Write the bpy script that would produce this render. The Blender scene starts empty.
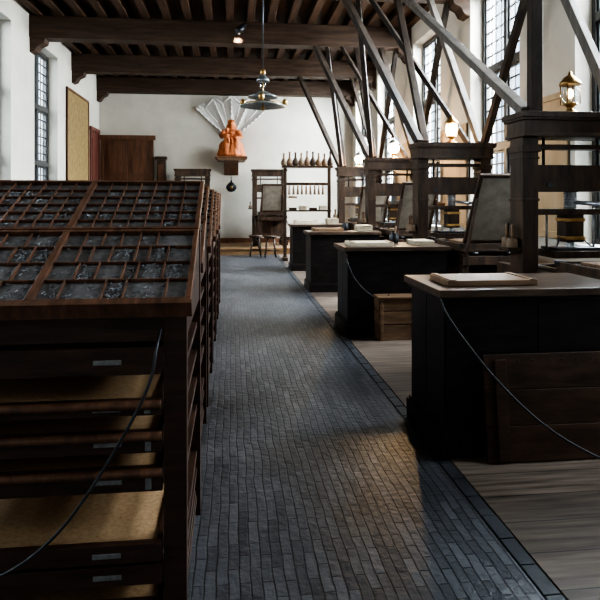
import bpy, bmesh, math, random
from mathutils import Vector, Matrix, Euler
random.seed(7)
S=bpy.context.scene
S.view_settings.exposure=.45
try: S.view_settings.look='AgX - High Contrast'
except Exception: pass
# ------------------------------------------------------------ materials
def new_mat(name):
    m=bpy.data.materials.new(name); m.use_nodes=True
    nt=m.node_tree; b=nt.nodes['Principled BSDF']; return m,nt,b
def ramp(nt,fac,cols):
    r=nt.nodes.new('ShaderNodeValToRGB'); e=r.color_ramp.elements
    e[0].position=cols[0][0]; e[0].color=(*cols[0][1],1)
    e[1].position=cols[-1][0]; e[1].color=(*cols[-1][1],1)
    for p,c in cols[1:-1]:
        x=e.new(p); x.color=(*c,1)
    nt.links.new(fac,r.inputs[0]); return r
def noisy(name,c1,c2,scale=(6,6,6),rough=.55,bump=.15,detail=5,metal=0,spec=.5,ns=1.0):
    m,nt,b=new_mat(name)
    tc=nt.nodes.new('ShaderNodeTexCoord'); mp=nt.nodes.new('ShaderNodeMapping')
    mp.inputs['Scale'].default_value=scale
    nt.links.new(tc.outputs['Object'],mp.inputs[0])
    n=nt.nodes.new('ShaderNodeTexNoise'); n.inputs['Scale'].default_value=ns; n.inputs['Detail'].default_value=detail
    n.inputs['Roughness'].default_value=.65
    nt.links.new(mp.outputs[0],n.inputs['Vector'])
    r=ramp(nt,n.outputs['Fac'],[(.3,c1),(.7,c2)])
    nt.links.new(r.outputs[0],b.inputs['Base Color'])
    b.inputs['Roughness'].default_value=rough; b.inputs['Metallic'].default_value=metal
    b.inputs['Specular IOR Level'].default_value=spec
    if bump>0:
        bp=nt.nodes.new('ShaderNodeBump'); bp.inputs['Strength'].default_value=bump; bp.inputs['Distance'].default_value=.01
        nt.links.new(n.outputs['Fac'],bp.inputs['Height']); nt.links.new(bp.outputs[0],b.inputs['Normal'])
    return m
M={}
M['casewood']=noisy('case_wood',(.050,.024,.014),(.165,.078,.045),(30,3,14),.38,.2,spec=.4)
M['casedark']=noisy('cabinet_wood',(.018,.0095,.006),(.066,.032,.021),(4,4,30),.38,.25,spec=.4)
M['casefloor']=noisy('case_floor',(.06,.055,.053),(.18,.165,.155),(40,40,40),.45,.1)
M['type']=noisy('type_metal',(.10,.10,.11),(.38,.39,.40),(90,90,90),.4,0,metal=.6)
M['tan']=noisy('tan_tray_lining',(.28,.17,.09),(.43,.285,.16),(60,60,60),.7,.05,spec=.2)
M['label']=noisy('label_metal',(.14,.14,.14),(.28,.28,.28),(40,40,40),.45,0,metal=.4)
M['black']=noisy('black_bench_paint',(.007,.005,.005),(.024,.018,.016),(5,5,20),.42,.2,spec=.25)
M['topwood']=noisy('bench_top_wood',(.032,.020,.014),(.092,.059,.041),(3,22,22),.36,.2,spec=.35)
M['press']=noisy('press_oak',(.018,.011,.0075),(.085,.050,.032),(14,14,2.5),.44,.3,spec=.3)
M['brace']=noisy('brace_oak',(.018,.012,.009),(.065,.046,.034),(9,9,2),.6,.3,spec=.25)
M['bracegrey']=noisy('brace_grey_oak',(.085,.070,.058),(.185,.155,.13),(9,9,2),.6,.3,spec=.3)
M['board']=noisy('worn_board',(.085,.045,.024),(.23,.135,.075),(3,18,18),.5,.2)
M['darkboard']=noisy('dark_board',(.018,.010,.006),(.068,.035,.021),(3,14,14),.45,.2,spec=.3)
M['iron']=noisy('iron',(.02,.02,.022),(.07,.07,.075),(20,20,20),.4,.1,metal=.7)
M['steel']=noisy('polished_steel',(.25,.26,.28),(.5,.52,.55),(20,20,20),.28,0,metal=.9)
M['brass']=noisy('brass',(.25,.14,.05),(.5,.32,.13),(20,20,20),.3,0,metal=.85)
M['parch']=noisy('tympan_parchment',(.17,.145,.115),(.30,.26,.21),(6,6,6),.55,.1)
M['plaster']=noisy('white_plaster',(.46,.42,.355),(.56,.51,.435),(1.5,1.5,1.5),.85,.08,spec=.2)
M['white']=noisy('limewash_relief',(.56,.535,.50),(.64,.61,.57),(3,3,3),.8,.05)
M['web']=noisy('vault_web',(.42,.395,.35),(.52,.485,.43),(3,3,3),.8,.05)  # web plaster, toned close to the wall
M['ceil']=noisy('ceiling_oak',(.024,.013,.008),(.085,.045,.026),(14,1.2,14),.65,.3,spec=.25)
M['beam']=noisy('beam_oak',(.026,.015,.010),(.080,.048,.031),(1.2,12,12),.6,.35,spec=.25)
M['door']=noisy('door_oak',(.06,.024,.011),(.16,.066,.030),(12,12,1.5),.5,.2)
M['reddoor']=noisy('red_door',(.07,.018,.012),(.13,.04,.025),(12,12,1.5),.5,.2)
M['leather']=noisy('gilt_leather',(.13,.08,.028),(.28,.19,.075),(9,9,9),.5,.2)
M['panelw']=noisy('pier_panel_wood',(.34,.24,.145),(.48,.36,.23),(3,3,1.2),.7,.1,spec=.2)
M['terra']=noisy('terracotta',(.31,.085,.028),(.47,.15,.055),(9,9,9),.65,.2,spec=.3)
M['cord']=noisy('black_cord',(.01,.01,.012),(.02,.02,.022),(9,9,9),.5,0)
M['frame']=noisy('window_frame_paint',(.025,.022,.02),(.05,.045,.04),(9,9,9),.5,.1)
M['stone']=noisy('window_stone',(.42,.42,.41),(.56,.56,.54),(5,5,5),.8,.1)
M['paper']=noisy('old_paper',(.42,.35,.25),(.58,.50,.38),(9,9,9),.7,0)
M['ochre']=noisy('platform_wood',(.17,.095,.045),(.28,.165,.08),(2,14,14),.5,.1)
M['book']=noisy('ink_ball_leather',(.10,.055,.03),(.26,.17,.10),(12,12,12),.6,.2)
M['pewter']=noisy('lamp_tin',(.20,.22,.22),(.38,.41,.41),(9,9,9),.32,0,metal=.75)
M['kerb']=noisy('kerb_brick',(.024,.025,.028),(.06,.062,.068),(6,6,6),.42,.3)
def glass():
    m=bpy.data.materials.new('clear_glass'); m.use_nodes=True; nt=m.node_tree; nt.nodes.clear()
    o=nt.nodes.new('ShaderNodeOutputMaterial'); mx=nt.nodes.new('ShaderNodeMixShader')
    t=nt.nodes.new('ShaderNodeBsdfTransparent'); g=nt.nodes.new('ShaderNodeBsdfGlossy')
    g.inputs['Roughness'].default_value=.05; mx.inputs[0].default_value=.12
    t.inputs[0].default_value=(.93,.96,.97,1)
    nt.links.new(t.outputs[0],mx.inputs[1]); nt.links.new(g.outputs[0],mx.inputs[2]); nt.links.new(mx.outputs[0],o.inputs[0]); return m
M['glass']=glass()
def emis(name,c,s):
    m,nt,b=new_mat(name); b.inputs['Base Color'].default_value=(*c,1)
    b.inputs['Emission Color'].default_value=(*c,1); b.inputs['Emission Strength'].default_value=s; return m
M['litglass']=emis('lit_frosted_glass',(1,.66,.32),40)
M['dimglass']=emis('dim_frosted_glass',(1,.70,.38),7)
def brick():
    m,nt,b=new_mat('floor_brick')
    tc=nt.nodes.new('ShaderNodeTexCoord'); mp=nt.nodes.new('ShaderNodeMapping')
    mp.inputs['Rotation'].default_value=(0,0,math.radians(90))
    nt.links.new(tc.outputs['Object'],mp.inputs[0])
    wn=nt.nodes.new('ShaderNodeTexNoise'); wn.inputs['Scale'].default_value=3; 
    nt.links.new(mp.outputs[0],wn.inputs['Vector'])
    add=nt.nodes.new('ShaderNodeVectorMath'); add.operation='MULTIPLY_ADD'
    add.inputs[1].default_value=(.03,.03,0)
    nt.links.new(wn.outputs['Color'],add.inputs[0]); nt.links.new(mp.outputs[0],add.inputs[2])
    bt=nt.nodes.new('ShaderNodeTexBrick')
    bt.inputs['Scale'].default_value=1; bt.inputs['Brick Width'].default_value=.18; bt.inputs['Row Height'].default_value=.045
    bt.inputs['Mortar Size'].default_value=.0035; bt.inputs['Mortar Smooth'].default_value=.3; bt.inputs['Bias'].default_value=0
    bt.inputs['Color1'].default_value=(.034,.036,.042,1); bt.inputs['Color2'].default_value=(.092,.094,.103,1)
    bt.inputs['Mortar'].default_value=(.010,.010,.011,1)
    nt.links.new(add.outputs[0],bt.inputs['Vector'])
    n=nt.nodes.new('ShaderNodeTexNoise'); n.inputs['Scale'].default_value=1.3; n.inputs['Detail'].default_value=6
    nt.links.new(tc.outputs['Object'],n.inputs['Vector'])
    r=ramp(nt,n.outputs['Fac'],[(.3,(.55,.55,.57)),(.7,(1.2,1.18,1.15))])
    mx=nt.nodes.new('ShaderNodeMix'); mx.data_type='RGBA'; mx.blend_type='MULTIPLY'; mx.inputs[0].default_value=1
    nt.links.new(bt.outputs['Color'],mx.inputs[6]); nt.links.new(r.outputs[0],mx.inputs[7])
    nt.links.new(mx.outputs[2],b.inputs['Base Color'])
    n2=nt.nodes.new('ShaderNodeTexNoise'); n2.inputs['Scale'].default_value=22; n2.inputs['Detail'].default_value=4
    nt.links.new(tc.outputs['Object'],n2.inputs['Vector'])
    h=nt.nodes.new('ShaderNodeMath'); h.operation='MULTIPLY_ADD'; h.inputs[1].default_value=-1.0
    nt.links.new(bt.outputs['Fac'],h.inputs[0]); nt.links.new(n2.outputs['Fac'],h.inputs[2])
    bp=nt.nodes.new('ShaderNodeBump'); bp.inputs['Strength'].default_value=.6; bp.inputs['Distance'].default_value=.009
    nt.links.new(h.outputs[0],bp.inputs['Height']); nt.links.new(bp.outputs[0],b.inputs['Normal'])
    b.inputs['Roughness'].default_value=.38; b.inputs['Specular IOR Level'].default_value=.85
    return m
M['brick']=brick()
def planks():
    m,nt,b=new_mat('floor_planks')
    tc=nt.nodes.new('ShaderNodeTexCoord')
    bt=nt.nodes.new('ShaderNodeTexBrick')
    bt.inputs['Scale'].default_value=1; bt.inputs['Brick Width'].default_value=2.4; bt.inputs['Row Height'].default_value=.24
    bt.inputs['Mortar Size'].default_value=.004; bt.inputs['Color1'].default_value=(.085,.064,.051,1); bt.inputs['Color2'].default_value=(.165,.128,.103,1)
    bt.inputs['Mortar'].default_value=(.015,.012,.01,1)
    nt.links.new(tc.outputs['Object'],bt.inputs['Vector'])
    mp=nt.nodes.new('ShaderNodeMapping'); mp.inputs['Scale'].default_value=(1.5,22,1)
    nt.links.new(tc.outputs['Object'],mp.inputs[0])
    n=nt.nodes.new('ShaderNodeTexNoise'); n.inputs['Scale'].default_value=1.4; n.inputs['Detail'].default_value=8
    nt.links.new(mp.outputs[0],n.inputs['Vector'])
    r=ramp(nt,n.outputs['Fac'],[(.3,(.40,.35,.31)),(.7,(1.4,1.38,1.35))])
    mx=nt.nodes.new('ShaderNodeMix'); mx.data_type='RGBA'; mx.blend_type='MULTIPLY'; mx.inputs[0].default_value=1
    nt.links.new(bt.outputs['Color'],mx.inputs[6]); nt.links.new(r.outputs[0],mx.inputs[7])
    nt.links.new(mx.outputs[2],b.inputs['Base Color'])
    h=nt.nodes.new('ShaderNodeMath'); h.operation='MULTIPLY_ADD'; h.inputs[1].default_value=-1.0
    nt.links.new(bt.outputs['Fac'],h.inputs[0]); nt.links.new(n.outputs['Fac'],h.inputs[2])
    bp=nt.nodes.new('ShaderNodeBump'); bp.inputs['Strength'].default_value=.4; bp.inputs['Distance'].default_value=.006
    nt.links.new(h.outputs[0],bp.inputs['Height']); nt.links.new(bp.outputs[0],b.inputs['Normal'])
    b.inputs['Roughness'].default_value=.5
    return m
M['planks']=planks()
# ------------------------------------------------------------ mesh builder
class B:
    def __init__(s): s.bm=bmesh.new(); s.mats=[]
    def mi(s,k):
        if k not in s.mats: s.mats.append(k)
        return s.mats.index(k)
    def _fin(s,verts,k,smooth=False):
        i=s.mi(k)
        for f in set(f for v in verts for f in v.link_faces):
            f.material_index=i; f.smooth=smooth
    def box(s,x0,x1,y0,y1,z0,z1,k,T=None):
        m=Matrix.Translation(((x0+x1)/2,(y0+y1)/2,(z0+z1)/2))@Matrix.Diagonal((abs(x1-x0),abs(y1-y0),abs(z1-z0),1))
        if T is not None: m=T@m
        r=bmesh.ops.create_cube(s.bm,size=1,matrix=m); s._fin(r['verts'],k)
    def cyl(s,p,q,r1,r2,k,n=16,smooth=True):
        p=Vector(p);q=Vector(q);d=q-p
        m=Matrix.Translation((p+q)/2)@d.to_track_quat('Z','Y').to_matrix().to_4x4()
        r=bmesh.ops.create_cone(s.bm,cap_ends=True,segments=n,radius1=r1,radius2=r2,depth=d.length,matrix=m)
        s._fin(r['verts'],k,smooth)
        for f in set(f for v in r['verts'] for f in v.link_faces):
            if len(f.verts)>4: f.smooth=False
    def sph(s,c,r,k,sub=2,rot=None):
        if not hasattr(r,'__len__'): r=(r,r,r)
        m=Matrix.Translation(c)
        if rot: m=m@Euler(rot).to_matrix().to_4x4()
        m=m@Matrix.Diagonal((*r,1))
        q=bmesh.ops.create_icosphere(s.bm,subdivisions=sub,radius=1,matrix=m); s._fin(q['verts'],k,True)
    def beam(s,p,q,w,h,k):
        p=Vector(p);q=Vector(q);d=q-p
        m=Matrix.Translation((p+q)/2)@d.to_track_quat('Z','Y').to_matrix().to_4x4()@Matrix.Diagonal((w,h,d.length,1))
        r=bmesh.ops.create_cube(s.bm,size=1,matrix=m); s._fin(r['verts'],k)
    def lathe(s,prof,c,k,n=24,mod=None):
        rings=[]
        for (r,z) in prof:
            ring=[]
            for i in range(n):
                a=2*math.pi*i/n; rr=r*(mod(a,z) if mod else 1)
                ring.append(s.bm.verts.new((c[0]+rr*math.cos(a),c[1]+rr*math.sin(a),c[2]+z)))
            rings.append(ring)
        i=s.mi(k)
        for a,b_ in zip(rings,rings[1:]):
            for j in range(n):
                f=s.bm.faces.new((a[j],a[(j+1)%n],b_[(j+1)%n],b_[j])); f.material_index=i; f.smooth=True
        for ring,fl in ((rings[0],True),(rings[-1],False)):
            if prof[0 if fl else -1][0]>1e-4:
                f=s.bm.faces.new(list(reversed(ring)) if fl else ring); f.material_index=i
    def poly(s,pts,k):
        f=s.bm.faces.new([s.bm.verts.new(p) for p in pts]); f.material_index=s.mi(k)
    def prism(s,yz,x0,x1,k):
        a=[s.bm.verts.new((x0,y,z)) for y,z in yz]; b=[s.bm.verts.new((x1,y,z)) for y,z in yz]
        i=s.mi(k); n=len(yz); fs=[s.bm.faces.new(a),s.bm.faces.new(list(reversed(b)))]
        for j in range(n): fs.append(s.bm.faces.new((a[j],b[j],b[(j+1)%n],a[(j+1)%n])))
        for f in fs: f.material_index=i
        bmesh.ops.recalc_face_normals(s.bm,faces=fs)
    def mesh(s,name):
        me=bpy.data.meshes.new(name); s.bm.to_mesh(me); s.bm.free()
        for k in s.mats: me.materials.append(M[k])
        return me
    def obj(s,name,loc=(0,0,0),rz=0,bevel=.004):
        return put(s.mesh(name),name,loc,rz,bevel)
def put(me,name,loc=(0,0,0),rz=0,bevel=.004):
    o=bpy.data.objects.new(name,me); S.collection.objects.link(o); o.location=loc; o.rotation_euler=(0,0,rz)
    if bevel:
        m=o.modifiers.new('bevel','BEVEL'); m.width=bevel; m.segments=2; m.limit_method='ANGLE'; m.angle_limit=math.radians(50)
    return o
# ------------------------------------------------------------ room shell
XL,XR,YB,YF=-4.0,3.8,-2.6,18.75
ZT=5.35; TH=.4; SILL=1.0; WT=4.78; PX=1.17
b=B(); b.box(XL-TH,PX,YB-.3,YF+.3,-.2,0,'brick'); b.obj('floor',bevel=0)
b=B(); b.box(PX+.075,XR+TH,YB-.3,YF+.3,-.2,.012,'planks'); b.obj('floor_boards',bevel=0)
b=B()
y=YB
while y<YF:
    w=.19; b.box(PX+.002,PX+.073,y+.003,y+w-.003,-.1,.006+random.uniform(0,.003),'kerb'); y+=w
b.obj('trim_1',bevel=.004)
Rwin=[(-1.6,.1),(1.5,3.2),(4.55,6.3),(7.6,9.25),(10.65,12.3),(13.75,15.4),(16.5,18.2)]  # first two are out of view, added to light the near end
Lwin=[(-1.6,.1),(1.5,3.2),(4.55,6.3),(7.0,8.6),(9.75,11.45),(12.75,14.4)]
def wall(name,x0,x1,wins):
    b=B()
    b.box(x0,x1,YB-.3,YF+.3,0,SILL,'plaster'); b.box(x0,x1,YB-.3,YF+.3,WT,ZT+.1,'plaster')
    ys=[YB-.3]
    for a,c in wins: ys+= [a,c]
    ys.append(YF+.3)
    for i in range(0,len(ys),2): b.box(x0,x1,ys[i],ys[i+1],SILL,WT,'plaster')
    b.obj(name,bevel=0)
wall('wall_right',XR,XR+TH,Rwin); wall('wall_left',XL-TH,XL,Lwin)
b=B(); b.box(XL,XR,YF,YF+.3,0,ZT+.1,'plaster'); b.obj('wall_far',bevel=0)
b=B(); b.box(XL,XR,YB-.3,YB,0,ZT+.1,'plaster'); b.obj('wall_near',bevel=0)
def window(n,xc,y0,y1):
    b=B(); w=y1-y0; t=.05; H=WT-SILL
    sg=1 if xc>0 else -1
    b.box(-t,t,0,.07,0,H,'frame'); b.box(-t,t,w-.07,w,0,H,'frame')
    b.box(-t,t,.07,w-.07,0,.07,'frame'); b.box(-t,t,.07,w-.07,H-.07,H,'frame')
    b.box(-.06,.06,w/2-.045,w/2+.045,.07,H-.07,'frame')
    for zz in (1.30,2.52): b.box(-.062,.062,.07,w-.07,zz-.05,zz+.05,'frame')
    for (a,c) in ((.07,w/2-.045),(w/2+.045,w-.07)):
        for (z0,z1) in ((.07,1.25),(1.35,2.47),(2.57,H-.07)):
            b.box(-.025,.025,a,a+.035,z0,z1,'frame'); b.box(-.025,.025,c-.035,c,z0,z1,'frame')
            b.box(-.025,.025,a+.035,c-.035,z0,z0+.035,'frame'); b.box(-.025,.025,a+.035,c-.035,z1-.035,z1,'frame')
            nz=max(2,int((z1-z0)/.17)); ny=4
            for i in range(1,nz): zz=z0+(z1-z0)*i/nz; b.box(-.011,.011,a+.035,c-.035,zz-.011,zz+.011,'iron')
            for i in range(1,ny): yy=a+(c-a)*i/ny; b.box(-.0115,.0115,yy-.010,yy+.010,z0+.035,z1-.035,'iron')
            b.box(-.002,.002,a+.03,c-.03,z0+.03,z1-.03,'glass')
    b.box(-.28 if sg>0 else -.05,.05 if sg>0 else .28,.0,w,-.0,.012,'stone')
    b.obj('window_%d'%n,(xc,y0,SILL),bevel=0)
n=1
for a,c in Rwin: window(n,XR+.25,a,c); n+=1
for a,c in Lwin: window(n,XL-.25,a,c); n+=1
# ceiling
b=B(); b.box(XL-TH,XR+TH,YB-.3,YF+.3,5.34,5.45,'ceil')
x=XL+.1
while x<XR: b.box(x,x+.15,YB,YF,5.17,5.34,'ceil'); x+=.42
b.obj('ceiling',bevel=.008)
for yc in (.1,3.2,6.3,9.4,12.6,15.75,18.55):
    b=B(); b.box(XL+.001,XR-.001,-.18,.18,4.73,5.17,'beam')
    for sx,x0 in ((1,XL),(-1,XR)):
        pr=[(x0,4.73),(x0+sx*.30,4.73),(x0+sx*.28,4.64),(x0+sx*.16,4.58),(x0+sx*.10,4.48),(x0,4.44)]
        a=[b.bm.verts.new((p,-.15,q)) for p,q in pr]; c=[b.bm.verts.new((p,.15,q)) for p,q in pr]
        fs=[b.bm.faces.new(a),b.bm.faces.new(list(reversed(c)))]+[b.bm.faces.new((a[i],c[i],c[(i+1)%6],a[(i+1)%6])) for i in range(6)]
        for f in fs: f.material_index=b.mi('beam')
        bmesh.ops.recalc_face_normals(b.bm,faces=fs)
    b.obj('ceiling_beam',(0,yc,0),bevel=.012)
b=B(); b.box(-3.95,3.75,16.4,18.74,0,.17,'ochre'); b.box(-3.95,3.75,16.36,16.4,.14,.19,'ochre'); b.obj('platform',bevel=.006)
# doors
b=B(); W=1.4;Hh=3.15
b.box(-.08,0,-.05,.02,0,Hh,'door');b.box(W,W+.08,-.05,.02,0,Hh,'door');b.box(-.12,W+.14,-.08,.02,Hh,Hh+.14,'door')
for i in range(2):
    x0=i*W/2; b.box(x0+.005,x0+W/2-.005,-.02,.01,0,Hh,'door')
    for z0,z1 in ((.15,1.0),(1.15,2.0),(2.15,3.0)):
        b.box(x0+.1,x0+W/2-.1,-.04,-.015,z0,z1,'door'); b.box(x0+.16,x0+W/2-.16,-.055,-.03,z0+.07,z1-.07,'door')
b.sph((W/2-.07,-.06,1.1),.03,'brass'); b.obj('door_1',(-3.86,YF-.03,.175))
b=B(); b.box(0,.05,0,.08,0,3.3,'reddoor');b.box(0,.05,1.02,1.1,0,3.3,'reddoor');b.box(0,.06,-.03,1.13,3.3,3.42,'reddoor')
b.box(0,.025,.08,1.02,0,3.3,'reddoor')
for z0,z1 in ((.2,1.2),(1.4,3.1)): b.box(.02,.045,.2,.9,z0,z1,'reddoor')
b.obj('door_2',(XL+.005,17.5,.175))
b=B(); b.box(0,.03,0,2.2,0,2.9,'leather')
for a in (0,2.14): b.box(.0,.05,a,a+.06,0,2.9,'door')
for a in (0,2.84): b.box(.0,.05,.06,2.14,a,a+.06,'door')
b.obj('gilt_leather_panel',(XL+.005,15.05,1.35))
for y0,y1 in ((3.3,4.45),(6.4,7.5),(9.35,10.55),(12.4,13.65)):
    b=B(); w=y1-y0; b.box(-.02,0,0,w,0,1.7,'panelw')
    b.box(-.04,0,0,.07,0,1.7,'panelw');b.box(-.04,0,w-.07,w,0,1.7,'panelw');b.box(-.04,0,.07,w-.07,1.63,1.7,'panelw');b.box(-.04,0,.07,w-.07,0,.08,'panelw')
    b.obj('wall_panel',(XR-.003,y0,1.05))
b=B(); b.box(-1.9,XR,YF-.03,YF,.17,.32,'door'); b.obj('baseboard_far')
b=B(); b.box(0,.30,-.26,0,0,.1,'casedark'); b.box(.02,.28,-.24,0,.1,2.55,'casedark'); b.box(-.02,.32,-.28,0,2.55,2.64,'casedark')
b.box(.07,.23,-.26,-.23,.3,1.2,'door'); b.box(.07,.23,-.26,-.23,1.4,2.4,'door'); b.obj('tall_cupboard',(-2.28,YF-.02,.175))
# ------------------------------------------------------------ gothic vault springer: slender ribs, shallow webs
b=B()
def ribpt(a,t):
    ph=abs(math.sin(a*math.pi*2))
    x=a*1.10*(t**.85); y=-(.04+.20*(t**1.8)*(1-.6*abs(a)))+.07*ph*t
    z=3.42+1.26*t
    return (x,min(y,-.01),z-.34*abs(a)**2*t-.0*ph)
na=17; nt_=9
for i in range(na-1):
    a0=-1+2*i/(na-1); a1=-1+2*(i+1)/(na-1)
    for j in range(nt_):
        t0=j/nt_; t1=(j+1)/nt_
        b.poly([ribpt(a0,t0),ribpt(a1,t0+1e-4),ribpt(a1,t1),ribpt(a0,t1)],'web')
for i in range(5):
    a0=-1+2*i/4
    pts=[Vector(ribpt(a0,j/nt_)) for j in range(nt_+1)]
    for p,q in zip(pts,pts[1:]): b.cyl(p,q,.024,.024,'white',8)
for i in range(4):
    a0=-1+2*i/4; a1=a0+.5; p=Vector(ribpt(a0,1)); q=Vector(ribpt(a1,1)); m_=(p+q)/2+Vector((0,0,-.16))
    b.cyl(p,m_,.022,.022,'white',8); b.cyl(m_,q,.022,.022,'white',8)
    r=Vector(ribpt(a0+.25,.45)); b.cyl(m_,r,.016,.016,'white',8)
b.obj('vault_springer',(-.02,YF,0),bevel=0)
# ------------------------------------------------------------ Madonna statue (one remeshed surface)
b=B(); k='terra'
def fold(a,z): return 1+.08*math.sin(a*9+z*4)+.05*math.sin(a*15)
b.lathe([(.38,0),(.41,.06),(.37,.2),(.35,.34),(.29,.44),(.2,.5),(.12,.52)],(0,.0,.0),k,40,fold)
b.sph((0,-.10,.42),(.29,.24,.13),k,3)
b.sph((-.15,-.26,.30),(.11,.12,.26),k,3,(.2,0,.1)); b.sph((.15,-.26,.28),(.11,.12,.27),k,3,(.2,0,-.1))
b.sph((0,.05,.63),(.17,.13,.25),k,3)
b.sph((0,.04,.78),(.20,.11,.09),k,3)
b.cyl((.0,.02,.82),(.0,.0,.93),.055,.05,k)
b.sph((.0,-.02,.99),(.078,.09,.105),k,3,(.25,.15,0))
b.sph((0,-.11,.98),(.014,.024,.026),k,2)
b.sph((-.03,-.095,1.005),(.018,.01,.01),k,2); b.sph((.03,-.095,1.005),(.018,.01,.01),k,2)
b.sph((0,.035,.99),(.115,.10,.15),k,3); b.sph((0,.09,.86),(.17,.08,.19),k,3)
for i in range(7):
    a=math.pi*i/6; b.sph((.09*math.cos(a),.0,1.06+.06*math.sin(a)),.025,k,2)
b.cyl((.20,.04,.78),(.30,-.06,.58),.085,.07,k); b.cyl((.30,-.06,.58),(.13,-.25,.55),.065,.04,k); b.sph((.1,-.27,.55),(.05,.035,.03),k,2)
b.cyl((-.20,.04,.78),(-.31,-.04,.60),.085,.07,k); b.cyl((-.31,-.04,.60),(-.17,-.24,.62),.065,.04,k); b.sph((-.14,-.26,.63),(.05,.035,.03),k,2)
b.sph((-.14,-.20,.62),(.085,.075,.12),k,3,(0,.2,0)); b.sph((-.13,-.23,.79),(.06,.065,.07),k,3); b.sph((-.13,-.29,.785),(.01,.015,.015),k,2)
b.cyl((-.19,-.22,.67),(-.27,-.30,.72),.03,.022,k); b.cyl((-.08,-.24,.68),(.01,-.31,.70),.03,.022,k)
b.cyl((-.14,-.22,.54),(-.08,-.38,.50),.045,.035,k); b.cyl((-.08,-.38,.50),(-.07,-.38,.38),.033,.025,k); b.cyl((-.08,-.20,.54),(.02,-.36,.49),.045,.035,k)
b.cyl((.02,-.36,.49),(.03,-.37,.37),.033,.025,k)
for i in range(14):
    a=-math.pi+math.pi*i/13; b.cyl((.40*math.cos(a),.38*math.sin(a),.02),(.26*math.cos(a),.22*math.sin(a)-.04,.42),.035,.02,k,8)
o=b.obj('madonna_statue',(-.02,YF-.50,2.805),bevel=0)
rm=o.modifiers.new('r','REMESH'); rm.mode='VOXEL'; rm.voxel_size=.014; rm.use_smooth_shade=True
sm=o.modifiers.new('s','SMOOTH'); sm.iterations=2
b=B(); b.box(-.48,.48,-.90,0,.08,.14,'door'); b.box(-.42,.42,-.84,0,.02,.08,'board')
b.prism([(0,.02),(-.8,.02),(-.55,-.06),(-.3,-.2),(-.08,-.36),(0,-.40)],-.22,.22,'door')
b.obj('statue_bracket',(-.02,YF-.003,2.66),bevel=.01)
b=B(); b.lathe([(.0,-.16),(.10,-.14),(.16,-.05),(.16,.02),(.10,.10),(.04,.14),(.02,.2)],(0,0,0),'iron',20); b.cyl((0,0,.18),(0,0,.30),.012,.012,'iron',8)
b.sph((0,-.15,-.02),.05,'brass'); b.cyl((0,0,.29),(0,.42,.29),.015,.015,'iron',8)
b.obj('hanging_lantern',(-.02,YF-.42,1.90),bevel=0)
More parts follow.
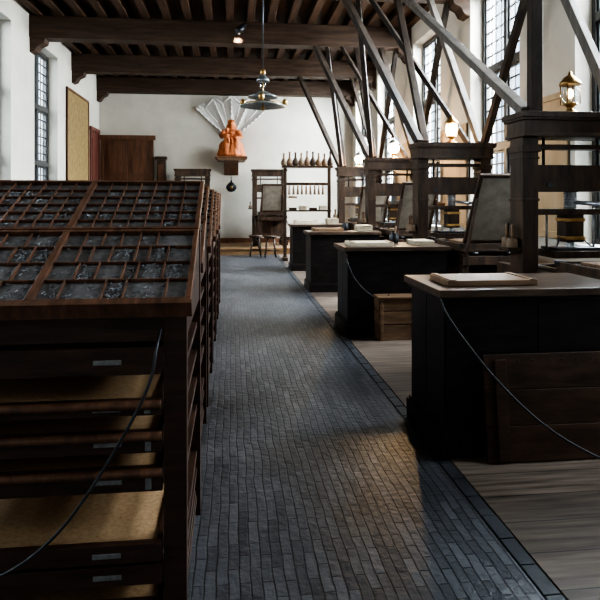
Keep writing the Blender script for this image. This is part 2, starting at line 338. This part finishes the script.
# ------------------------------------------------------------ printing press
def press_mesh():
    b=B(); P='press'
    for x in (-.43,.43):
        b.box(x-.10,x+.10,-.50,.50,0,.15,P); b.box(x-.07,x+.07,-.12,.12,.15,2.05,P)
        b.box(x-.09,x+.09,-.15,.15,.15,.30,P); b.box(x-.085,x+.085,-.14,.14,1.90,1.96,P)
        b.box(x-.078,x+.078,-.13,.13,1.48,1.50,P); b.box(x-.078,x+.078,-.13,.13,1.84,1.86,P)
        b.beam((x,-.42,.14),(x,-.12,.52),.08,.08,P); b.beam((x,.42,.14),(x,.12,.52),.08,.08,P)
    b.box(-.51,.51,-.17,.17,2.05,2.19,P); b.box(-.54,.54,-.20,.20,2.19,2.24,P); b.box(-.52,.52,-.185,.185,2.03,2.06,P)
    b.box(-.53,.53,-.19,.19,2.17,2.20,P)
    b.box(-.36,.36,-.11,.11,1.56,1.79,P); b.box(-.36,.36,-.12,.12,.55,.74,P)
    b.box(-.36,.36,-.10,.10,1.36,1.41,P); b.box(-.36,.36,-.08,.08,1.93,1.97,P)
    b.box(-.08,.08,-.08,.08,1.12,1.36,P); b.box(-.09,.09,-.09,.09,1.14,1.17,'brass'); b.box(-.09,.09,-.09,.09,1.30,1.33,'brass')
    b.cyl((0,0,1.41),(0,0,1.57),.05,.05,'steel'); 
    for i in range(6): b.cyl((0,0,1.42+.024*i),(0,0,1.432+.024*i),.06,.06,'steel')
    b.cyl((0,0,1.0),(0,0,1.12),.04,.03,'steel')
    for sx in (-1,1):
        b.cyl((.1*sx,.0,1.16),(.2*sx,-.1,1.03),.008,.008,'steel',8); b.cyl((.22*sx,0,1.04),(.22*sx,0,1.36),.010,.010,'steel',8)
        b.cyl((.25*sx,0,1.79),(.25*sx,0,2.05),.014,.014,'iron',8); b.box(.25*sx-.03,.25*sx+.03,-.125,-.11,1.60,1.64,'iron')
    b.cyl((0,-.02,1.47),(.12,-.30,1.45),.018,.018,'steel',10); b.cyl((.12,-.30,1.45),(.55,-.42,1.42),.018,.022,'steel',10); b.cyl((.55,-.42,1.42),(.80,-.46,1.41),.035,.028,'board',12)
    b.box(-.24,.24,-.18,.18,.99,1.05,P); b.box(-.20,.20,-.14,.14,1.05,1.075,'iron')
    for x in (-.34,.34): b.box(x-.04,x+.04,-1.35,.65,.76,.88,P)
    b.box(-.44,.44,-.84,-.50,.30,.80,P); b.box(-.47,.47,-.90,-.46,.80,.88,P)
    for x in (-.20,.20): b.box(x-.02,x+.02,-1.3,.6,.88,.90,'steel')
    b.box(-.34,.34,-1.33,-1.27,.76,.86,P); b.box(-.34,.34,.57,.63,.76,.86,P)
    for x in (-.34,.34): b.box(x-.04,x+.04,-1.32,-1.24,0,.76,P)
    b.box(-.30,.30,-1.29,-1.26,.3,.38,P)
    b.box(-.36,.36,-1.22,-.40,.90,.93,P)
    for (x0,x1,y0,y1) in ((-.36,-.33,-1.22,-.40),(.33,.36,-1.22,-.40),(-.33,.33,-1.22,-1.19),(-.33,.33,-.43,-.40)): b.box(x0,x1,y0,y1,.93,.99,P)
    b.box(-.32,.32,-1.18,-.45,.93,.975,'iron'); b.box(-.24,.24,-1.08,-.55,.975,1.0,'board')
    for x,y in ((-.34,-1.2),(.34,-1.2),(-.34,-.42),(.34,-.42)): b.box(x-.03,x+.03,y-.03,y+.03,.96,.995,'iron')
    T=Matrix.Translation((0,-1.15,1.0))@Matrix.Rotation(math.radians(32),4,'X')
    b.box(-.30,-.26,-.02,.02,0,.90,P,T); b.box(.26,.30,-.02,.02,0,.90,P,T); b.box(-.26,.26,-.02,.02,0,.04,P,T); b.box(-.26,.26,-.02,.02,.86,.90,P,T)
    b.box(-.26,.26,-.005,.008,.04,.86,'parch',T)
    b.beam((-.34,-1.34,.86),(-.28,-1.50,1.5),.03,.03,P); b.beam((.34,-1.34,.86),(.28,-1.50,1.5),.03,.03,P)
    b.cyl((-.45,-.25,.70),(.45,-.25,.70),.05,.05,P,14); b.cyl((.45,-.25,.70),(.52,-.25,.70),.015,.015,'iron',8)
    b.cyl((.52,-.25,.70),(.55,-.40,.60),.014,.014,'iron',8); b.cyl((.55,-.40,.60),(.66,-.40,.60),.02,.02,'board',10)
    b.box(-.62,-.50,-.10,.10,1.05,1.08,P)
    for yy in (-.05,.05):
        b.cyl((-.56,yy,1.08),(-.56,yy,1.16),.05,.045,'book',12); b.cyl((-.56,yy,1.16),(-.56,yy,1.28),.015,.018,'board',8)
    return b.mesh('printing_press')
pm=press_mesh()
PP=[(2.97,5.0),(2.92,7.75),(2.92,10.65),(2.92,13.6)]
PY=[p[1] for p in PP]
for x,y in PP: put(pm,'printing_press',(x,y,.012))
put(pm,'printing_press',(1.1,17.95,.172)); put(pm,'printing_press',(-1.15,17.95,.172))
def lamp(x,y,z,lit,gl):
    g=1.3 if lit>20 else 1
    b=B(); b.lathe([(.075,0),(.08,.015),(.05,.03),(.03,.05),(.035,.07),(.06,.085),(.06,.10)],(0,0,0),'brass',20)
    b.lathe([(.062,.10),(.078*g,.16),(.080*g,.21),(.070,.26)],(0,0,0),gl,20)
    if lit<20:
        for i in range(4):
            a=math.pi/4+i*math.pi/2; b.cyl((.082*math.cos(a),.082*math.sin(a),.09),(.082*math.cos(a),.082*math.sin(a),.27),.005,.005,'brass',6)
    b.lathe([(.095,.26),(.09,.28),(.055,.33),(.02,.35),(.015,.38),(.0,.385)],(0,0,0),'brass' if lit<20 else 'pewter',20)
    b.cyl((0,0,.09),(0,0,.14),.014,.012,'paper',10); b.sph((0,0,.185),(.028,.028,.045),'dimglass')
    b.obj('oil_lamp',(x,y,z),bevel=0)
    if lit:
        l=bpy.data.lights.new('lamp_flame','POINT'); l.energy=lit; l.color=(1,.70,.40); l.shadow_soft_size=.05
        o=bpy.data.objects.new('lamp_flame',l); S.collection.objects.link(o); o.location=(x,y-.16,z+.20)
ZL=2.254
lamp(2.97,5.0,ZL,0,'glass'); lamp(2.92,7.75,ZL,8,'dimglass'); lamp(2.92,10.65,ZL,50,'litglass'); lamp(2.92,13.6,ZL,50,'litglass')
def brace(p,q,w=.11,h=.09,k='brace'):
    b=B(); p=Vector(p);q=Vector(q); b.beam((0,0,0),q-p,w,h,k); b.obj('ceiling_brace',p,bevel=.008)
zc=2.27
brace((2.58,5.03,zc),(2.67,9.25,4.75),.11,.08,'bracegrey'); brace((2.64,5.0,zc),(2.64,5.0,5.33),.10,.10); brace((3.42,5.0,zc),(3.15,6.2,4.75),.09,.09,'bracegrey')
for i,yb in ((1,9.35),(2,12.55),(3,15.65)):
    y=PY[i]
    brace((2.47,y,zc),(1.75,yb,4.75)); brace((2.57,y+.06,zc),(2.62,yb,4.75),.10,.08)
    brace((3.38,y,zc),(3.5,yb-3.1,4.75),.09,.08); brace((3.34,y+.06,zc),(3.15,yb,4.75),.09,.08,'bracegrey' if i==1 else 'brace')
    if i>1: brace((2.49,y-.08,zc),(2.0,yb-3.1,4.75),.08,.07)
brace((3.2,7.87,zc),(2.15,9.33,4.75),.07,.07); brace((3.2,10.77,zc),(2.3,12.5,4.75),.07,.07)
# ------------------------------------------------------------ benches
def bench_mesh():
    b=B(); L=1.12; D=.64; Hh=.97
    b.box(0,L,0,D,.13,Hh-.045,'black'); b.box(-.035,L+.02,-.03,D+.03,0,.13,'black'); b.box(-.022,L+.01,-.018,D+.02,.13,.15,'black')
    b.box(-.05,L+.03,-.04,D+.04,Hh-.045,Hh,'topwood'); b.box(-.03,L+.01,-.02,D+.02,Hh-.07,Hh-.045,'black')
    for i in range(2): b.box(.56*i+.002,.56*i+.558,-.008,0,.15,Hh-.07,'black')
    for i in range(2): b.box(-.008,0,.32*i+.002,.32*i+.318,.15,Hh-.07,'black')
    return b.mesh('work_bench')
bmh=bench_mesh(); BY=[3.36,6.48,9.6,12.5]
for i,y in enumerate(BY): put(bmh,'work_bench',(1.23 if i==0 else 1.27,y,.012),0,.006)
def slab(x,y,z,w,d,h,k,k2=None,rz=0):
    b=B(); b.box(-w/2,w/2,-d/2,d/2,0,h,k)
    for s_ in (-1,1): b.box(s_*(w/2-.03)-.02,s_*(w/2-.03)+.02,-d/2-.004,d/2+.004,h,h+.006,k2 or k)
    b.obj('composing_board',(x,y,z),rz,.004)
slab(1.56,3.62,.983,.56,.34,.035,'board'); slab(1.56,6.75,.983,.5,.34,.04,'paper','board'); slab(1.58,9.9,.983,.5,.3,.05,'board'); slab(1.57,12.8,.983,.5,.3,.08,'paper','board')
def papers(x,y,z,n=14):
    b=B()
    for i in range(n):
        T=Matrix.Translation((random.uniform(-.006,.006),random.uniform(-.006,.006),.006*i))@Matrix.Rotation(random.uniform(-.06,.06),4,'Z')
        b.box(-.12,.12,-.17,.17,0,.005,'paper',T)
    b.obj('paper_stack',(x,y,z),0,0)
papers(2.20,6.85,.984,8); papers(2.20,9.95,.984,16); papers(2.15,12.85,.984,20)
def inkpot(x,y,z):
    b=B(); b.lathe([(.05,0),(.06,.02),(.06,.09),(.045,.11),(.05,.12),(.04,.12),(.035,.05),(0,.05)],(0,0,0),'iron',16); b.cyl((.01,0,.05),(.03,.02,.2),.006,.009,'board',8); b.obj('ink_pot',(x,y,z),0,0)
inkpot(1.93,7.02,.983); inkpot(1.93,10.13,.983)
def sidetable(y):
    b=B(); w=.9
    for xx in (.02,.24):
        for yy in (.03,w-.09): b.box(xx,xx+.05,yy,yy+.06,0,.84,'press')
    b.box(.03,.28,.05,w-.05,.72,.84,'press'); b.box(0,.31,0,w,.84,.88,'topwood'); b.box(.04,.27,.06,w-.06,.2,.24,'press')
    for i in range(5):
        h=random.uniform(.18,.3); b.box(.14,.29,.10+.055*i,.10+.055*i+.045,.88,.88+h,('book','darkboard','board')[i%3])
    b.box(.04,.28,.52,.82,.88,.96,'darkboard'); b.box(.06,.26,.54,.80,.96,.99,'paper')
    b.obj('side_table',(XR-.32,y,.013))
for y in (8.62,11.5,14.45): sidetable(y)
b=B(); T=Matrix.Rotation(math.radians(-7),4,'X')
for i in range(3): b.box(0,.95,-.012,.012,.2*i,.2*i+.198,'darkboard',T)
for x in (.06,.83): b.box(x,x+.07,-.03,-.012,.02,.57,'darkboard',T)
for i in range(9): b.sph(T@Vector((.12+.09*i,-.014,.56)),.006,'iron',1)
b.obj('leaning_board',(1.43,3.24,.016))
b=B()
b.box(0,.44,-.22,0,.0,.03,'board'); 
for z in (.03,.17,.31): b.box(0,.44,-.22,-.20,z,z+.13,'board'); b.box(0,.44,-.02,0,z,z+.13,'board'); b.box(0,.02,-.20,-.02,z,z+.13,'board'); b.box(.42,.44,-.20,-.02,z,z+.13,'board')
b.box(.01,.05,-.235,-.22,0,.44,'board'); b.box(.39,.43,-.235,-.22,0,.44,'board'); b.box(-.01,.45,-.24,.0,.44,.46,'board')
b.obj('wooden_crate',(1.54,6.42,.014))
# ------------------------------------------------------------ type case cabinets
def cabinet_mesh():
    b=B(); W=1.0; D=.92; zf=1.165; zb=1.585
    K='casedark'
    for x0,x1 in ((-W,-W+.075),(-.075,0)):
        b.box(x0,x1,0,.06,0,1.12,K); b.box(x0,x1,D-.06,D,0,1.50,K)
        b.box(x0+.02,x1-.02,.06,D-.06,.04,.12,K)
    def zs(y): return zf-.035+(zb-zf)*y/D
    for xa,xb in ((-.045,-.005),(-W+.005,-W+.045)):
        b.prism([(.0605,1.03),(D-.0605,1.03),(D-.0605,zs(D-.06)),(.0605,zs(.06))],xa,xb,K)
    b.box(-W+.075,-.075,.005,.05,1.03,1.13,K); b.box(-W+.075,-.075,.01,.05,.02,.07,K)
    b.box(-W+.08,-.08,D-.03,D-.01,.1,1.48,K)
    trays=[(.925,1.015),(.795,.845),(.665,.735),(.535,.612),(.315,.375),(.235,.30),(.10,.17)]
    for i,(z0,z1) in enumerate(trays):
        yo=random.choice((-.012,0,.006,.012))
        if 1<=i<=4: yo-=.012
        b.box(-W+.08,-.08,yo,yo+.03,z0,z1,K); b.box(-W+.085,-.085,yo+.03,D-.06,z0,z0+.012,'tan')
        b.box(-W+.085,-.085,yo+.03,D-.06,z1-.022,z1-.012,'tan')
        b.box(-W+.082,-W+.10,yo+.03,D-.06,z0,z1,K); b.box(-.10,-.082,yo+.03,D-.06,z0,z1,K)
        if i in (1,2,3): b.cyl((-W+.08,yo-.004,z1-.014),(-.08,yo-.004,z1-.014),.015,.015,'casewood',12)
        b.box(-.30,-.21,yo-.004,yo+.001,(z0+z1)/2-.010,(z0+z1)/2+.006,'label'); b.box(-.75,-.66,yo-.004,yo+.001,(z0+z1)/2-.010,(z0+z1)/2+.006,'label')
        if i in (1,2,3): b.box(-.135,-.115,yo-.006,yo,z0+.008,z1-.03,'label')
        for x0,x1 in ((-W+.02,-W+.05),(-.05,-.015)): b.box(x0,x1,.06,D-.06,z0-.03,z0-.004,K)
    L=math.hypot(D+.06,zb-zf); T=Matrix.Translation((0,-.03,zf-.02))@Matrix.Rotation(math.atan2(zb-zf,D+.06),4,'X')
    C='casewood'; t=.032
    b.box(-W-.01,.01,0,L,-.0,.012,'casefloor',T)
    h=L/2
    for s0,s1 in ((0,h-.004),(h+.004,L)):
        b.box(-W-.015,.015,s0,s0+.018,-.012,t,C,T); b.box(-W-.015,.015,s1-.018,s1,-.012,t,C,T)
        for x0,x1 in ((-W-.015,-W+.003),(-.003,.015),(-W/2-.012,-W/2+.012)): b.box(x0,x1,s0+.018,s1-.018,-.0,t,C,T)
    b.box(-W-.02,.02,-.02,-.0,-.02,.034,C,T)
    cells=[]
    th=.006
    for x0 in (-W+.003,-W/2+.014):
        x1=x0+W/2-.017
        s0=h+.022; s1=L-.018
        nx,ny=7,6
        for i in range(1,nx): x=x0+(x1-x0)*i/nx; b.box(x-th/2,x+th/2,s0,s1,.012,t-.006,C,T)
        for j in range(1,ny): s_=s0+(s1-s0)*j/ny; b.box(x0,x1,s_-th/2,s_+th/2,.012,t-.007,C,T)
        for i in range(nx):
            for j in range(ny): cells.append((x0+(x1-x0)*i/nx,x0+(x1-x0)*(i+1)/nx,s0+(s1-s0)*j/ny,s0+(s1-s0)*(j+1)/ny))
        s0=.018; s1=h-.022; rows=[0,.27,.52,.77,1]
        for a,c in zip(rows,rows[1:]):
            if a>0: ss=s0+(s1-s0)*a; b.box(x0,x1,ss-th/2,ss+th/2,.012,t-.007,C,T)
            cuts=[0]; 
            while cuts[-1]<1: cuts.append(cuts[-1]+random.choice((.1,.143,.143,.19,.286)))
            cuts=[q for q in cuts if q<.9]+[1]
            for p,q in zip(cuts,cuts[1:]):
                if q<1: x=x0+(x1-x0)*q; b.box(x-th/2,x+th/2,s0+(s1-s0)*a,s0+(s1-s0)*c,.012,t-.006,C,T)
                cells.append((x0+(x1-x0)*p,x0+(x1-x0)*q,s0+(s1-s0)*a,s0+(s1-s0)*c))
    for (x0,x1,s0,s1) in cells:
        A=(x1-x0)*(s1-s0); nn=int(A*random.choice((0,300,1200,3500)))
        for _ in range(min(nn,26)):
            x=random.uniform(x0+.012,x1-.012); s_=random.uniform(s0+.012,s1-.012)
            TT=T@Matrix.Translation((x,s_,.013+random.uniform(.002,.008)))@Matrix.Rotation(random.uniform(0,6.3),4,'Z')@Matrix.Rotation(random.uniform(-.2,.2),4,'Y')
            b.box(-.008,.008,-.0018,.0018,-.0016,.0016,'type',TT)
    return b.mesh('type_case_cabinet')
cm=cabinet_mesh()
for i in range(6): put(cm,'type_case_cabinet',(-.15 if i==0 else -.17,2.03+1.18*i,0),0,.002)
def cord(name,pts,r=.006):
    cu=bpy.data.curves.new(name,'CURVE'); cu.dimensions='3D'; cu.bevel_depth=r; cu.bevel_resolution=3
    sp=cu.splines.new('NURBS'); sp.points.add(len(pts)-1)
    for i,p in enumerate(pts): sp.points[i].co=(*p,1)
    sp.use_endpoint_u=True; sp.order_u=3; sp.resolution_u=10
    o=bpy.data.objects.new(name,cu); S.collection.objects.link(o); cu.materials.append(M['cord']); return o
cord('barrier_cord',[(-.235,2.03,1.07),(-.24,1.95,1.03),(-.25,1.93,.93),(-.33,1.92,.77),(-.48,1.91,.53),(-.60,1.91,.41),(-.72,1.91,.345),(-.9,1.92,.31),(-1.12,2.0,.32)],.005)
cord('barrier_cord',[(1.19,3.33,.93),(1.19,3.28,.88),(1.25,3.2,.76),(1.42,3.1,.52),(1.65,3.0,.29),(1.92,2.93,.14),(2.25,2.9,.03),(2.6,2.9,.02)],.006)
cord('barrier_cord',[(1.24,6.46,.86),(1.24,6.42,.84),(1.30,6.36,.66),(1.44,6.32,.50),(1.60,6.3,.42),(1.68,6.3,.485)],.006)
# ink ball rack
b=B()
for x in (0,1.1): b.box(x-.04,x+.04,-.04,.04,0,2.28,'press'); b.box(x-.05,x+.05,-.22,.22,0,.08,'press')
b.box(-.08,1.18,-.16,.16,2.28,2.33,'press'); b.box(.04,1.06,-.03,.03,1.85,1.92,'press'); b.box(.04,1.06,-.03,.03,.5,.58,'press'); b.box(-.04,1.14,-.13,.13,1.2,1.24,'press')
for i in range(9):
    x=-.03+.145*i; g=random.uniform(.95,1.2); b.lathe([(.0,0),(.065,.01),(.08,.06*g),(.07,.12*g),(.035,.18*g),(.024,.21*g),(.024,.29*g),(.034,.31*g),(.0,.33*g)],(x,0,2.33),('book','board','press')[i%3],14)
for i in range(9):
    x=.1+.105*i; b.cyl((x,-.04,1.86),(x,-.06,1.62),.014,.035,'book',8)
for i in range(4): b.box(.1+.25*i,.28+.25*i,-.10,.10,1.24,1.30+.05*(i%2),'paper' if i%2 else 'darkboard')
b.obj('ink_ball_rack',(1.30,14.75,.012))
def stool(x,y,z):
    b=B(); b.lathe([(.17,.52),(.18,.54),(.18,.56),(.0,.565)],(0,0,0),'press',20); 
    b.cyl((0,0,.52),(0,0,.50),.16,.16,'press')
    for i in range(4):
        a=math.pi/4+i*math.pi/2; b.cyl((.2*math.cos(a),.2*math.sin(a),0),(.11*math.cos(a),.11*math.sin(a),.52),.018,.022,'press',10)
    for i in range(4):
        a=math.pi/4+i*math.pi/2; c=a+math.pi/2; b.cyl((.17*math.cos(a),.17*math.sin(a),.18),(.17*math.cos(c),.17*math.sin(c),.18),.012,.012,'press',8)
    b.obj('stool',(x,y,z),bevel=0)
stool(1.0,15.7,0.0); stool(.62,16.0,0)
# pendant lamp
b=B(); b.cyl((0,0,.0),(0,0,1.93),.010,.010,'iron',8)
b.lathe([(.03,0),(.035,-.05),(.02,-.08)],(0,0,0),'brass',16); b.lathe([(.015,-.06),(.05,-.10),(.085,-.14),(.09,-.16),(.06,-.155)],(0,0,0),'pewter',20)
b.lathe([(.045,-.16),(.05,-.22),(.03,-.27)],(0,0,0),'glass',16); b.cyl((0,0,-.08),(0,0,-.50),.010,.010,'brass',8)
b.lathe([(.04,-.29),(.12,-.33),(.20,-.365),(.205,-.375),(.10,-.345),(.03,-.31)],(0,0,0),'pewter',28)
b.lathe([(.04,-.42),(.16,-.45),(.30,-.485),(.31,-.495),(.15,-.465),(.03,-.44)],(0,0,0),'pewter',32)
for a in (.4,2.5,4.6):
    b.cyl((0,0,-.40),(.33*math.cos(a),.33*math.sin(a),-.43),.009,.009,'brass',8); b.lathe([(.02,-.05),(.04,0),(.035,.03),(.02,.05)],(.33*math.cos(a),.33*math.sin(a),-.42),'brass',12)
b.sph((0,0,-.52),.03,'brass')
b.lathe([(.0,1.93),(.06,1.93),(.05,1.89),(.0,1.86)],(0,0,0),'iron',16)
b.obj('pendant_lamp',(.41,8.0,3.24),bevel=0)
b=B(); b.box(-.06,.06,.0,.03,-.05,.05,'iron'); b.cyl((0,0,0),(0,-.12,-.03),.015,.015,'iron',8)
b.cyl((.06,-.10,.06),(-.08,-.2,-.10),.055,.075,'iron',16); b.cyl((.06,-.10,.06),(.09,-.08,.09),.04,.03,'iron',16)
b.obj('spotlight',(.19,12.39,5.0),bevel=0)
# ------------------------------------------------------------ light
w=bpy.data.worlds.new('World'); S.world=w; w.use_nodes=True
bg=w.node_tree.nodes['Background']; bg.inputs[0].default_value=(.62,.80,1,1); bg.inputs[1].default_value=2.2
def area(name,x,y0,y1,e,sgn,col):
    l=bpy.data.lights.new(name,'AREA'); l.shape='RECTANGLE'; l.size=3.6; l.size_y=(y1-y0)+.3; l.energy=e; l.color=col
    o=bpy.data.objects.new(name,l); S.collection.objects.link(o); o.location=(x,(y0+y1)/2,4.7)
    d=Vector((-sgn*1.0,0,-.8))
    zx=-d.normalized(); yy=Vector((0,1,0)); xx=yy.cross(zx); o.rotation_euler=Matrix((xx,yy,zx)).transposed().to_euler()
RE=[550,850,2300,4700,5200,4800,4200]; LE=[320,520,600,600,600,550]
for (a,c),e in zip(Rwin,RE): area('daylight',XR+2.0,a,c,e,1,(.88,.94,1))
for (a,c),e in zip(Lwin,LE): area('daylight',XL-2.0,a,c,e,-1,(.86,.93,1))
l=bpy.data.lights.new('statue_spot','SPOT'); l.energy=260; l.spot_size=math.radians(26); l.spot_blend=.7; l.color=(1,.78,.55); l.shadow_soft_size=.05
o=bpy.data.objects.new('statue_spot',l); S.collection.objects.link(o); o.location=(.13,12.15,4.85)
o.rotation_euler=(Vector((-.02,18.3,3.3))-o.location).to_track_quat('-Z','Y').to_euler()
cam=bpy.data.cameras.new('cam'); co=bpy.data.objects.new('camera',cam); S.collection.objects.link(co)
cam.lens=36; cam.sensor_width=36; cam.shift_y=-.1667; co.location=(0,0,1.5)
co.rotation_euler=(math.radians(90),0,-math.atan(68/600)); S.camera=co; cam.clip_start=.05
